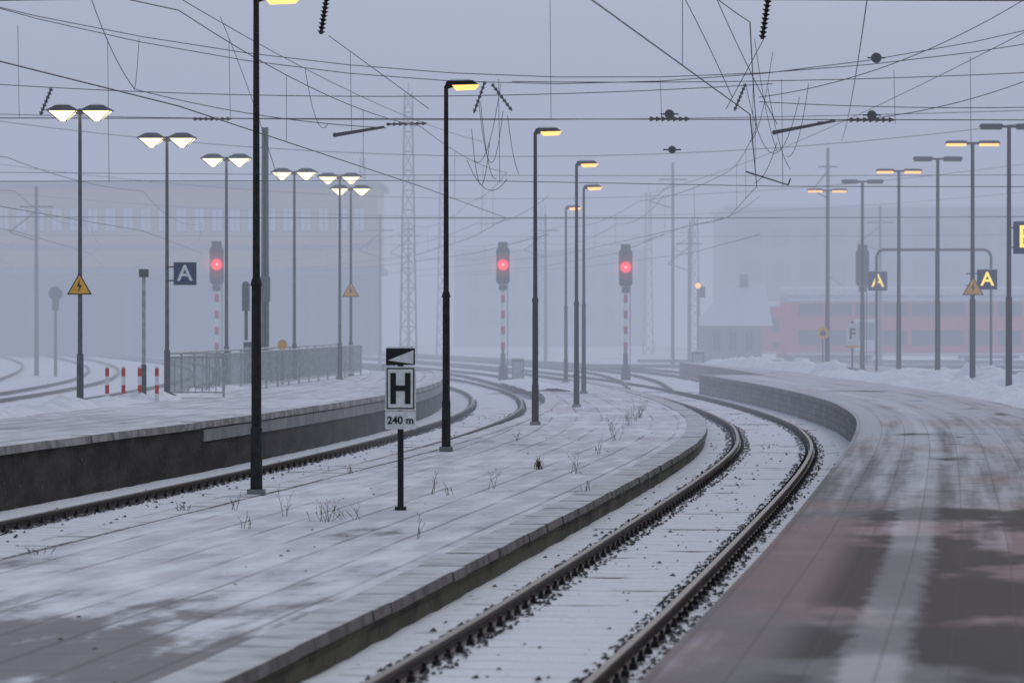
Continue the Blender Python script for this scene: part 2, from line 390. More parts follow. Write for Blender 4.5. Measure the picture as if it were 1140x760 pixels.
e=bpy.data.objects.new('left_platform',None); scene.collection.objects.link(e)
ZL=.85
LE=spl([(20,-17),(40,-13.2),(69,-10.2),(83,-8.7),(100,-7.3),(116,-6.1),(126,-5.6)])
LO=spl([(20,2.5),(50,2.35),(65,2.05),(85,1.72),(95,1.68),(130,1.68)])
rows=[];uvs=[]; wr=[];wu=[]
for y in frange(20,126,1.0):
    r=at(C2,y,-LO(y)); lx=LE(y); row=[(lx,y,-.1),(lx,y,ZL)];uv=[(-.5,y),(r[0]-lx,y)]
    for i in range(1,8):
        t=i/8; row.append((lx+(r[0]-lx)*t,y+(r[1]-y)*t,ZL+.01*noise.noise(Vector((t*6,y*.4,2))))); uv.append(((r[0]-lx)*(1-t),y))
    row.append((r[0],r[1],ZL)); uv.append((0,y)); rows.append(row);uvs.append(uv)
    wr.append([(r[0],r[1],ZL-.002),(r[0],r[1],-.1)]); wu.append([(y,.95),(y,0)])
loft('paving',rows,uvs,[M_wallleft]+[M_mid]*8,False,e)
loft('retaining_wall',wr,wu,[M_wallleft],False,e)
def el(y,o): return at(C2,y,-LO(y)-o)
coping(e,el,20,125,1.2,.3,ZL+.02,.12,M_copeleft,.05,-1)
b=B()
for y in frange(63,124,1.5)[:-1]:
    p=[]
    for zz in (ZL-.34,ZL-.13):
        for yy,o in ((y+.005,-.03),(y+.005,.1),(y+1.495,.1),(y+1.495,-.03)): p.append((*el(yy,o),zz))
    b.hexa([p[1],p[0],p[3],p[2],p[5],p[4],p[7],p[6]],M_conc)
b.build('wall_lip',e)
b=B(); x1=at(C2,126,-1.68)[0]; b.box(((x1-5.6)/2,126.1,ZL/2-.06),(x1+5.6,.3,ZL+.08),M_wallleft); b.build('end_wall',e)

def heap(f,o,y0,y1,w,h,zb,seed,step=.3):
    rows=[];uvs=[]
    for y in frange(y0,y1,step):
        hh=h*(.35+.9*abs(noise.noise(Vector((y*.35,seed,0))))+.5*noise.noise(Vector((y*1.1,seed,4)))); hh=max(.02,hh)
        row=[];uv=[]
        for i in range(11):
            t=i/10*2-1; z=hh*(max(0,1-t*t))**.8*(1+.45*noise.noise(Vector((t*3,y*2.0,seed)))+.25*noise.noise(Vector((t*7,y*5.0,seed))))
            row.append((*at(f,y,o+t*w+.2*noise.noise(Vector((y*.5,seed,9)))),zb-.02+z)); uv.append((t,y))
        rows.append(row);uvs.append(uv)
    loft('snow_heap',rows,uvs,[M_snowcap]*10,True)
heap(C1,6.3,74,127,.8,.42,ZR,1); heap(C1,6.9,128,160,.8,.45,ZR,2); heap(C1,9.0,84,127,1.0,.5,ZR,5)
heap(lambda y:LE(y)+.7,0,60,82,.6,.30,ZL,3); heap(lambda y:LE(y)+.5,0,84,124,.35,.22,ZL,8)
heap(C1,-4.2,118,138,.7,.25,ZM,6)
heap(C1,3.4,129,150,.9,.35,-.05,12)

# ------------------------------------------------------------ lamps
def single_lamp(x,y,z,top,armlen=.6):
    b=B(); H=top-z
    b.tube((x,y,z),(x,y,z+.9),.085,.08,M_pole,10); b.tube((x,y,z+.9),(x,y,z+H*.42),.07,.066,M_pole,10)
    b.tube((x,y,z+H*.42),(x,y,z+H*.42+.1),.085,.06,M_pole,10); b.tube((x,y,z+H*.42),(x,y,top-.02),.052,.04,M_pole,10)
    b.box((x,y,z+.04),(.24,.24,.08),M_conc); b.box((x,y-.085,z+.75),(.1,.03,.35),M_dark)
    b.tube((x,y,top-.05),(x+.16,y,top+.0),.035,.035,M_pole,8)
    x0=x-.02;L=armlen
    b.hexa([(x0,y-.12,top-.02),(x0+L,y-.14,top+.0),(x0+L,y+.14,top+.0),(x0,y+.12,top-.02),(x0+.03,y-.09,top+.06),(x0+L-.1,y-.1,top+.075),(x0+L-.1,y+.1,top+.075),(x0+.03,y+.09,top+.06)],M_dark)
    b.hexa([(x0+.2,y-.09,top-.10),(x0+L-.06,y-.1,top-.085),(x0+L-.06,y+.1,top-.085),(x0+.2,y+.09,top-.10),(x0+.13,y-.125,top-.016),(x0+L+.01,y-.135,top-.003),(x0+L+.01,y+.135,top-.003),(x0+.13,y+.125,top-.016)],M_orange)
    b.box((x0+L*.45,y,top+.085),(L*.7,.18,.03),M_snowcap,0,.8)
    return b.build('platform_lamp')
for x,y,t in ((-3.43,48.2,6.98),(-1.18,64.4,6.86),(.52,80.3,6.86),(1.74,96.9,6.86),(2.29,114.6,6.88),(2.04,136,6.9)): single_lamp(x,y,ZM,t)
def double_lamp(x,y,z,top):
    b=B()
    b.tube((x,y,z),(x,y,z+1.1),.075,.07,M_polegrey,10); b.tube((x,y,z+1.1),(x,y,top),.05,.035,M_polegrey,10)
    b.sphere((x,y,top),.06,M_polegrey); b.box((x,y,z+.02),(.22,.22,.05),M_conc)
    for s in (-1,1):
        c=x+s*.35
        b.tube((x,y,top-.06),(x+s*.12,y,top+.0),.03,.03,M_polegrey,6)
        def fr(z0,a0,b0,z1,a1,b1,m):
            b.hexa([(c-a0,y-b0,z0),(c+a0,y-b0,z0),(c+a0,y+b0,z0),(c-a0,y+b0,z0),(c-a1,y-b1,z1),(c+a1,y-b1,z1),(c+a1,y+b1,z1),(c-a1,y+b1,z1)],m)
        fr(top+.035,.31,.2,top+.13,.14,.1,M_polegrey)
        fr(top+.005,.33,.22,top+.034,.325,.215,M_polegrey)
        fr(top-.20,.06,.05,top+.004,.29,.18,M_warm)
        for k in (-1,1): b.tube((c+k*.29,y-.185,top),(c+k*.06,y-.055,top-.205),.012,.012,M_polegrey,4)
        fr(top+.131,.13,.09,top+.15,.08,.05,M_snowcap)
    return b.build('double_headed_lamp')
for x,y,t in [(-8.92,74.2,6.95),(-7.95,82.8,6.82),(-7.55,95,6.9),(-6.3,104,6.9),(-5.2,108.5,6.95),(-5.18,115.5,6.85)]: double_lamp(x,y,ZL,t)
def t_lamp(x,y,z,top,lit):
    b=B()
    b.tube((x,y,z),(x,y,z+2.6),.095,.09,M_pole,10); b.tube((x,y,z+2.6),(x,y,top),.07,.055,M_pole,10); b.box((x,y,z+.04),(.3,.3,.08),M_conc)
    b.box((x,y,top),(.5,.08,.07),M_dark)
    for s in (-1,1):
        c=x+s*.5
        b.box((c,y,top+.03),(.68,.3,.08),M_dark,0,.88); b.box((c,y,top-.045),(.58,.24,.075),M_orange if lit else M_dark)
        b.box((c,y,top+.083),(.58,.24,.022),M_snowcap,0,.85)
    return b.build('double_arm_platform_lamp')
for i,(x,y) in enumerate(((13.9,100.5),(14.1,110),(14.3,120.7),(14.05,130.5),(13.7,140.5),(13.16,150))): t_lamp(x,y,ZR if y<128 else ZR-.01,8.05,i%2==1)

# ------------------------------------------------------------ signs
b=B(); x,y=-1.38,44.5
b.tube((x,y,ZM-.01),(x,y,2.3),.038,.038,M_pole,8); b.box((x,y,ZM+.02),(.14,.14,.04),M_dark)
b.plate([(x-.19,1.53),(x+.19,1.53),(x+.19,2.075),(x-.19,2.075)],y-.06,.02,M_white)
b.plate([(x-.172,1.548),(x+.172,1.548),(x+.172,2.057),(x-.172,2.057)],y-.064,.004,M_black)
b.plate([(x-.155,1.565),(x+.155,1.565),(x+.155,2.04),(x-.155,2.04)],y-.068,.004,M_white)
for s in (-1,1): b.plate([(x+s*.09-.035,1.61),(x+s*.09+.035,1.61),(x+s*.09+.035,1.995),(x+s*.09-.035,1.995)],y-.073,.005,M_black)
b.plate([(x-.056,1.77),(x+.056,1.77),(x+.056,1.84),(x-.056,1.84)],y-.073,.005,M_black)
b.plate([(x-.19,1.30),(x+.19,1.30),(x+.19,1.52),(x-.19,1.52)],y-.06,.02,M_white)
b.plate([(x-.18,2.09),(x+.18,2.09),(x+.18,2.30),(x-.18,2.30)],y-.06,.02,M_black)
b.plate([(x-.155,2.15),(x+.16,2.105),(x+.16,2.275)],y-.064,.004,M_white)
b.box((x,y-.05,2.312),(.34,.05,.02),M_snowcap)
for z in (1.42,1.7,1.95,2.2): b.box((x,y-.02,z),(.12,.05,.03),M_dark)
hs=b.build('stop_position_sign'); text('240 m',.13,(x,y-.064,1.405),M_black,hs,bold=.003)
def letter_sign(x,y,z,s,ch,back,fore,post=None,lx=0):
    b=B(); b.plate([(x-s/2,z-s/2),(x+s/2,z-s/2),(x+s/2,z+s/2),(x-s/2,z+s/2)],y,.08,M_dark)
    k=s/2-.02; b.plate([(x-k,z-k),(x+k,z-k),(x+k,z+k),(x-k,z+k)],y-.004,.004,back)
    if post is not None: b.tube((post,y+.06,z+s*.3),(x,y+.06,z+s*.3),.02,.02,M_dark,6); b.tube((post,y+.06,z-s*.3),(x,y+.06,z-s*.3),.02,.02,M_dark,6)
    b.box((x,y+.04,z+s/2+.015),(s*.95,.09,.03),M_snowcap,0,.8)
    o=b.build('platform_section_sign'); text(ch,s*.98,(x+lx,y-.008,z),fore,o,bold=.008)
letter_sign(-7.52,82.6,3.71,.52,'A',M_blue,M_white,-7.95)
letter_sign(14.15,139,4.15,.74,'A',M_blue,M_yletter,13.7)
letter_sign(14.75,111.5,3.9,.62,'A',M_blue,M_yletter,14.1)
letter_sign(14.44,100.2,4.94,.90,'E',M_blue,M_yletter,13.9,-.12)
def warn(x,y,z,w):
    b=B();h=w*.87
    def tri(k): return [(x-w/2*k,z-h/3*k),(x+w/2*k,z-h/3*k),(x,z+h*2/3*k)]
    b.plate(tri(1),y,.012,M_black); b.plate(tri(.84),y-.004,.004,M_yellow)
    b.plate([(x+.02*w,z+.32*w),(x-.10*w,z+.02*w),(x-.01*w,z+.03*w),(x-.05*w,z-.20*w),(x+.10*w,z+.09*w),(x+.01*w,z+.08*w)],y-.008,.004,M_black)
    b.box((x,y+.03,z),(.05,.05,.08),M_dark); b.build('electrical_warning_sign')
warn(-8.92,74.08,3.32,.52); warn(-5.18,115.38,3.55,.56); warn(14.1,109.85,3.6,.66)
b=B(); x,y=13.45,142
b.tube((x,y,ZR-.02),(x,y,2.6),.04,.04,M_polegrey,8); b.plate([(x-.25,1.65),(x+.25,1.65),(x+.25,2.5),(x-.25,2.5)],y-.06,.02,M_white)
b.plate([(x-.25,1.55),(x+.25,1.55),(x+.25,1.64),(x-.25,1.64)],y-.06,.02,M_yellow); o=b.build('position_board'); text('F',.6,(x,y-.065,2.08),M_black,o,bold=.008)
def disc(x,y,z,r,m,n=20): return [(x+r*math.cos(2*math.pi*i/n),z+r*math.sin(2*math.pi*i/n)) for i in range(n)]
b=B(); x,y=12.95,149.7; b.plate(disc(x,y,2.1,.25,None),y-.1,.02,M_yellow); b.plate(disc(x,y,2.1,.12,None),y-.105,.004,M_black); b.tube((x,y,ZR-.02),(x,y,2.3),.03,.03,M_polegrey,8); b.build('round_sign')
b=B(); x,y=-6.45,101; b.plate(disc(x,y,1.95,.14,None),y-.1,.02,M_yellow); b.tube((x,y,ZL),(x,y,2.1),.03,.03,M_polegrey,8); b.build('round_sign')

# ------------------------------------------------------------ signals
def signal(x,y,zt=5.8,lit=True):
    b=B(); zb=zt-1.62
    b.tube((x,y,-.08),(x,y,zb+.4),.07,.06,M_polegrey,10)
    b.box((x,y,.3),(.42,.4,.78),M_dark,0,.8); b.box((x,y,.95),(.2,.2,.55),M_dark)
    z=1.35;k=0
    while z<zb-.35:
        b.box((x,y-.09,z+.17),(.17,.02,.34),M_red if k%2==0 else M_white); z+=.34;k+=1
    w=.29; pts=[(x-w,zb+.12),(x-w+.1,zb),(x+w-.1,zb),(x+w,zb+.12),(x+w,zt-.12),(x+w-.1,zt),(x-w+.1,zt),(x-w,zt-.12)]
    b.plate(pts,y-.2,.22,M_black)
    b.box((x,y-.22,zb-.14),(.34,.08,.24),M_dark); b.box((x,y-.15,zt+.1),(.42,.1,.2),M_dark)
    lz=zt-.78
    if lit:
        b.plate(disc(x,y,lz,.25,None),y-.206,.005,M_redglow); b.plate(disc(x,y,lz,.18,None),y-.212,.005,M_redlamp); b.plate(disc(x,y,lz,.07,None),y-.218,.005,M_redcore)
    for zz in (lz,lz+.42,lz-.45):
        for i in range(8):
            a0=math.pi*i/8;a1=math.pi*(i+1)/8;r=.2 if zz!=lz else .27
            p=[(x+r*math.cos(a),yy,zz+r*math.sin(a)) for yy in (y-.2,y-.42) for a in (a0,a1)]
            b.add(p,[(0,1,3,2)],M_black)
    b.tube((x+.2,y+.1,0),(x+.2,y+.1,zb+.5),.02,.02,M_polegrey,6)
    o=b.build('railway_signal')
    if lit: halo(o,(x,y-.45,lz),(.33,.55),M_halored)
    return o
signal(-.39,155); signal(4.9,155,5.7); signal(-12.4,151,5.75); signal(15.4,158,5.75,False)
def cabinet(x,y,z,h,w=.5):
    b=B(); b.box((x,y,z+h/2),(w,.4,h),M_polegrey); b.box((x,y,z+h+.03),(w+.08,.48,.05),M_snowcap,0,.9); b.box((x,y-.205,z+h*.5),(w*.8,.01,h*.8),M_fence); b.box((x+w*.28,y-.215,z+h*.5),(.03,.02,.12),M_dark); b.build('signal_cabinet')
cabinet(.25,150,-.08,1.1,.5); cabinet(-4.8,140,-.08,1.0); cabinet(-7.0,96.5,ZL,1.2,.4); cabinet(8.9,172,-.08,1.2,.6)
b=B(); b.tube((-7.4,100,ZL),(-7.4,100,3.6),.05,.05,M_polegrey,8); b.box((-7.4,99.9,3.25),(.2,.22,.7),M_polegrey); b.sphere((-7.4,99.9,3.62),.11,M_polegrey); b.build('platform_camera_post')
b=B(); b.tube((-8.2,80,ZL),(-8.2,80,3.62),.045,.04,M_fence,8); b.tube((-8.2,80,3.6),(-8.2,80,3.78),.11,.11,M_polegrey,12); b.tube((-8.2,80,3.78),(-8.2,80,3.83),.13,.05,M_snowcap,12); b.tube((-8.2,80,ZL),(-8.2,80,ZL+.8),.06,.06,M_polegrey,8); b.build('platform_beacon_post')
for x in (-8.96,-8.6,-8.24,-7.86):
    b=B()
    for k in range(4): b.tube((x,79.5,ZL-.02+k*.19),(x,79.5,ZL-.02+(k+1)*.19),.045,.045,M_white if k%2==0 else M_red,10,False)
    b.sphere((x,79.5,ZL+.74),.047,M_white); b.build('bollard')
b=B(); A=Vector((-8.0,83.5,ZL)); Z=Vector((-5.5,116.5,ZL)); Ln=(Z-A).length; D=(Z-A)/Ln
n=int(Ln/.17)
for i in range(n+1):
    p=A+D*(Ln*i/n)
    if i%11==0: b.tube(p,p+Vector((0,0,1.02)),.03,.03,M_fence,6)
    else: b.tube(p+Vector((0,0,.12)),p+Vector((0,0,.93)),.011,.011,M_fence,4,False)
for z,r in ((.12,.018),(.93,.018),(1.02,.028)): b.tube(A+Vector((0,0,z)),Z+Vector((0,0,z)),r,r,M_fence,6)
for i in range(9):
    p=A+Vector((.16*i,0,0)); b.tube(p+Vector((0,0,.1)),p+Vector((0,0,.93)),.011,.011,M_fence,4,False)
for z in (.12,.93,1.02): b.tube(A+Vector((0,0,z)),A+Vector((1.3,0,z)),.018,.018,M_fence,6)
b.tube(A+Vector((1.3,0,0)),A+Vector((1.3,0,1.02)),.03,.03,M_fence,6)
b.build('platform_railing')
b=B(); A=Vector((-6.6,92,ZL)); Z=Vector((-4.9,117,ZL)); Ln=(Z-A).length; D=(Z-A)/Ln; n=int(Ln/.25)
for i in range(n+1):
    p=A+D*(Ln*i/n); r=.025 if i%9==0 else .011
    b.tube(p+Vector((0,0,0 if i%9==0 else .12)),p+Vector((0,0,.98)),r,r,M_fence,4,False)
for z in (.12,.98): b.tube(A+Vector((0,0,z)),Z+Vector((0,0,z)),.022,.022,M_fence,6)
b.build('platform_railing')
b=B(); y=138; zt=2.65+78*.0345
xs=[14.0,18.4]; 
b.line([(xs[0],y,ZR-.02),(xs[0],y,zt-.25),(xs[0]+.08,y,zt-.08),(xs[0]+.25,y,zt),(xs[1]-.25,y,zt),(xs[1]-.08,y,zt-.08),(xs[1],y,zt-.25),(xs[1],y,ZR-.02)],.05,M_pole,8)
b.tube((16.3,y,ZR-.02),(16.3,y,zt),.05,.05,M_pole,8); b.build('sign_gantry')

# ------------------------------------------------------------ masts
def lattice(x,y,h,w,name='lattice_mast'):
    b=B(); n=int(h/(w*1.1)); c=[(-1,-1),(1,-1),(1,1),(-1,1)]
    def P(i,k): t=1-.55*i/n; return (x+c[k][0]*w/2*t,y+c[k][1]*w/2*t,-.08+h*i/n)
    for i in range(n):
        for k in range(4):
            b.tube(P(i,k),P(i+1,k),.045,.045,M_polegrey,4,False); b.tube(P(i,k),P(i+1,(k+1)%4),.024,.024,M_polegrey,4,False); b.tube(P(i,k),P(i,(k+1)%4),.024,.024,M_polegrey,4,False)
    b.tube((x,y,h-.1),(x,y,h+.6),.03,.02,M_polegrey,5); b.build(name)
lattice(-6.2,215,16.3,1.0); lattice(-4.9,255,13,.9); lattice(13.5,265,10.3,.8); lattice(-10.9,262,14.5,.7); lattice(2.5,290,12,.8); lattice(11.0,290,13,.8)
lattice(-17.5,80,12,.7); lattice(19.5,80,12,.7); lattice(-20,120,10,.6); lattice(20.5,120,10,.6); lattice(-14,50,10,.6); lattice(16,50,10,.6)
b=B(); b.box((-6.87,100,4.4),(.22,.22,7.2),M_polegrey,0,.8); b.box((-6.87,99.88,4.4),(.05,.02,7.0),M_dark); b.box((-6.87,99.8,3.5),(.3,.2,.7),M_polegrey); b.build('catenary_mast')
def arm_mast(x,y,h,w=.2,arm=.8):
    b=B(); b.box((x,y,h/2-.05),(w,w,h),M_polegrey,0,.7); b.tube((x-arm,y,h-1),(x+arm,y,h-1),.04,.04,M_polegrey,5); b.tube((x-arm*1.6,y,h-2.2),(x,y,h-1.2),.03,.03,M_polegrey,5); b.tube((x-arm*1.6,y,h-2.2),(x,y,h-2.6),.03,.03,M_polegrey,5); b.build('catenary_mast')
arm_mast(8.95,200,11.45); arm_mast(-7.9,215,9.0,.22); arm_mast(-7.2,250,9.5,.22); arm_mast(10.6,215,8.2,.2); arm_mast(-22.5,170,9); arm_mast(13.0,262,10); arm_mast(2.0,215,9,.2); arm_mast(21,205,9.2,.2); arm_mast(16.0,182,11.4,.22,.5)
b=B(); b.tube((-21.6,170,-.08),(-21.6,170,3.6),.08,.06,M_pole,8); b.sphere((-21.6,170,3.9),.35,M_dark); b.box((-21.6,170,3.4),(.3,.2,.6),M_dark); b.build('shunting_signal')
b=B(); x,y=10.35,200; b.tube((x,y,-.08),(x,y,4.4),.06,.05,M_polegrey,8); b.sphere((x,y-.1,4.55),.16,M_orange); b.box((x+.25,y,4.2),(.3,.2,.6),M_dark); b.build('shunting_signal')

# ------------------------------------------------------------ overhead line
b=B(); R=.0095
def sag(p,q,s,n=14): 
    p,q=Vector(p),Vector(q); return [p.lerp(q,i/n)-Vector((0,0,4*s*(i/n)*(1-i/n))) for i in range(n+1)]
def contact(f,ys,zc=5.62,zm=6.95,r=.010,droppers=True):
    for i,(a,c) in enumerate(zip(ys[:-1],ys[1:])):
        o0=.3*(-1)**i;o1=-o0
        p=at(f,a,o0);q=at(f,c,o1)
        b.line([(p[0],p[1],zc),(q[0],q[1],zc)],r,M_wire)
        m=sag((p[0],p[1],zm),(q[0],q[1],zm),.55*((c-a)/45)**2,12); b.line(m,r*.9,M_wire)
        if droppers:
            k=max(2,int((c-a)/8))
            for j in range(1,k):
                t=j/k; mm=Vector((p[0],p[1],zm)).lerp(Vector((q[0],q[1],zm)),t)-Vector((0,0,4*.55*((c-a)/45)**2*t*(1-t)))
                b.line([tuple(mm),(mm.x,mm.y,zc)],.004,M_wire,4)
contact(C1,[-15,22,52,80,104,130,165,205,250]); contact(C2,[-15,15,50,80,105,130,165,205,240])
for f in (C3,C4,C8): contact(f,[60,95,120,160,200,245],droppers=False,r=.012)
for f in (C5,C6,C7): contact(f,[125,160,200,245],droppers=False,r=.013)
def S(pts,r=R,y=80): b.line([(x,y+.001*i,z) for i,(x,z) in enumerate(pts)],r,M_wire)
def curve(p,q,s,y=80,r=R,n=16): b.line(sag((p[0],y,p[1]),(q[0],y,q[1]),s,n),r,M_wire)
curve((-17.5,11.6),(19.5,11.6),3.7); curve((-17.5,11.3),(19.5,10.6),2.9)
S([(-17.5,7.15),(19.5,7.08)],.011); S([(-17.5,5.72),(-1,5.75),(6,5.62),(19.5,5.6)],.008)
curve((-17.5,8.4),(5.8,7.9),.5); curve((0,7.95),(19.5,8.7),.25); curve((5.5,7.5),(19.5,7.9),.3)
curve((4.2,10.6),(5.9,7.0),.1); curve((3.4,10.6),(4.9,7.6),-.1); curve((11.4,9.77),(5.5,7.6),.35)
curve((11.4,7.95),(6.8,7.05),.2); curve((-9.5,10.2),(-8.4,7.78),.25); curve((-8.4,7.78),(-2.8,6.92),.15)
curve((-6.5,9.4),(-5.2,5.75),-.15,r=.007)
for x,z0,z1 in ((.84,10.4,7.08),(-11.0,9.2,7.15),(-3.6,8.6,6.8),(-.3,8.0,5.7),(3.3,8.0,7.1),(6.0,8.0,5.6),(8.5,8.2,7.0),(-6.3,8.9,7.1),(-9.0,8.9,5.7),(10.2,8.5,5.6)): S([(x,z0),(x+.03,z1)],.006)
def loop(x0,z0,x1,z1,dip,y=80,r=.007): curve((x0,z0),(x1,z1),dip,y,r,14)
for a in ((-.75,7.6,-.2,7.3,1.3),(-.7,7.5,-.35,5.8,.5),(-.25,7.9,-.85,6.2,.6),(-1.0,6.2,-.1,5.8,.45),(-.1,7.2,.15,5.9,.2),(-.9,6.9,-.5,6.6,1.1),(5.4,8.9,5.9,6.4,.3),(5.8,8.6,5.3,6.6,.4),(5.2,7.9,6.4,7.6,1.4),(5.7,7.8,6.2,6.0,.3),(5.9,6.6,5.4,5.7,.2),(6.6,7.9,6.1,6.3,.5),(-4.6,8.2,-4.1,7.0,.5)): loop(*a)
loop(-8.4,7.78,-8.3,8.9,.15)
for y,l,r_,z0,z1,s in ((120,-20,20.5,9.7,9.7,1.6),(120,-20,20.5,7.6,7.5,.08),(120,-20,20.5,6.1,6.1,.05),(50,-14,16,9.6,9.6,2.3),(165,-25,25,10,10,1.8),(165,-25,25,7.4,7.4,.1),(205,-30,30,10,10,1.5),(205,-30,30,7.5,7.5,.1),(104,-15,20,8.6,8.9,.3)):
    b.line(sag((l,y,z0),(r_,y,z1),s,18),.009+.00002*y,M_wire)
b.line([(-14,50,7.0),(-2.6,50,7.15),(3.5,50,7.1),(16,50,7.05)],.008,M_wire)
b.line([(-2.55,50,6.6),(-1.2,52,5.7)],.006,M_wire); b.line([(3.5,50,6.55),(3.1,52,5.7)],.006,M_wire)
b.line(sag((-9.0,30,9.5),(-1.0,120,8.6),.8,20),.010,M_wire); b.line(sag((3,25,9.2),(11,120,8.6),.9,20),.010,M_wire); b.line(sag((12,60,9.3),(6,165,8.4),.6,20),.010,M_wire)
b.build('overhead_line_wires')
def insul(p,q,r=.07,ribs=7):
    c=B(); p,q=Vector(p),Vector(q); c.tube(p,q,r*.4,r*.4,M_insul,8)
    for i in range(ribs):
        t0=p.lerp(q,(i+.2)/ribs); t1=p.lerp(q,(i+.75)/ribs); c.tube(t0,t1,r,r*.45,M_insul,10)
    c.build('wire_insulator')
insul((-2.58,50,7.12),(-2.66,50,6.62),.06,9); insul((3.56,50,7.1),(3.48,50,6.55),.06,9)
insul((-7.1,80,7.12),(-6.25,80,7.12),.05); insul((3.05,80,7.12),(3.95,80,7.12),.07); insul((7.5,80,7.1),(8.5,80,7.1),.07); insul((-2.8,80,7.0),(-1.9,80,7.02),.05)
insul((-10.25,80,7.8),(-10.5,80,7.2),.06); insul((-.6,80,7.95),(-.85,80,7.25),.05); insul((-.45,80,7.9),(0,80,7.3),.05); insul((5.2,80,7.9),(4.95,80,7.3),.05)
for p,q in (((-3.94,80,6.76),(-2.84,80,6.94)),((5.84,80,6.82),(7.2,80,7.08))):
    c=B(); c.tube(p,q,.045,.03,M_dark,8); c.sphere(p,.055,M_dark); c.build('registration_arm')
c=B(); c.tube((5.2,80,5.95),(6.15,80,5.65),.02,.015,M_dark,8); c.tube((6.15,80,5.65),(6.2,80,5.8),.02,.015,M_dark,8); c.build('registration_arm')
for x,z,r in ((8.1,8.47,.12),(3.56,6.43,.09),(3.5,7.22,.11),(8.0,7.2,.11)):
    c=B(); c.sphere((x,79.9,z),r,M_dark,1,14); c.tube((x-.2,79.9,z),(x+.2,79.9,z),.02,.02,M_dark,6); c.build('span_wire_weight')

# ------------------------------------------------------------ buildings
def windows(b,x0,x1,n,y,z0,z1,wfrac=.6,m=M_window,frame=M_white):
    w=(x1-x0)/n
    for i in range(n):
        c=x0+w*(i+.5); b.box((c,y-.03,(z0+z1)/2),(w*wfrac+.16,.06,z1-z0+.16),frame); b.box((c,y-.065,(z0+z1)/2),(w*wfrac,.02,z1-z0),m); b.box((c,y-.08,(z0+z1)/2),(.06,.02,z1-z0),frame)
b=B()
b.box((-29.7,266,9.35),(40,12,5.9),M_beige); b.box((-29.7,266,12.4),(40.8,12.8,.3),M_conc); b.box((-29.7,266,12.6),(40.4,12.4,.12),M_snowcap)
b.box((-29.7,266,6.2),(40.6,12.6,.5),M_conc); windows(b,-49,-10.4,30,260,9.1,10.7,.55,m=M_snowcap,frame=M_conc)
b.box((-29.7,259.9,7.9),(40.0,.2,.25),M_conc)
for x in (-49,-42,-35,-28,-21,-14.5,-10.4): b.box((x,262,2.95),(.6,.6,6.2),M_conc)
b.box((-29.7,271,2.95),(39.6,1.0,6.05),M_greybld); b.build('station_bridge_building')
b=B(); x0,x1,y=11.4,14.9,214
b.box(((x0+x1)/2,y+3,1.1),(x1-x0,6,2.4),M_house)
zt=4.75
b.add([(x0-.4,y-.4,2.3),(x1+.6,y-.4,2.3),(x1+.6,y+6.4,2.3),(x0-.4,y+6.4,2.3),(x0+1.7,y+3,zt),(x1+.4,y+3,zt)],[(0,1,5,4),(2,3,4,5),(1,2,5),(3,0,4),(0,3,2,1)],M_snowcap)
windows(b,x0+.3,x1-.3,3,y,.9,1.9,.4,frame=M_conc); b.box((x0+2.6,y+3,4.9),(.5,.5,1),M_conc); b.build('railway_workers_hut')
b=B(); b.box((42,345,6.5),(44,24,13.2),M_greybld); b.box((42,345,13.2),(44.6,24.6,.3),M_snowcap)
for z in (3,6.2,9.4): windows(b,21,63,16,333,z,z+1.7,.65,frame=M_conc)
b.build('goods_warehouse')
b=B(); b.box((4,380,5),(20,14,10),M_greybld); windows(b,-5,13,9,373,5.5,7.5,.5,frame=M_conc); windows(b,-5,13,9,373,2,4,.5,frame=M_conc); b.add([(-6.5,372.5,10),(14.5,372.5,10),(14.5,387.5,10),(-6.5,387.5,10),(-6.5,380,13.5),(14.5,380,13.5)],[(0,1,5,4),(2,3,4,5),(1,2,5),(3,0,4)],M_trainroof); b.build('apartment_house')

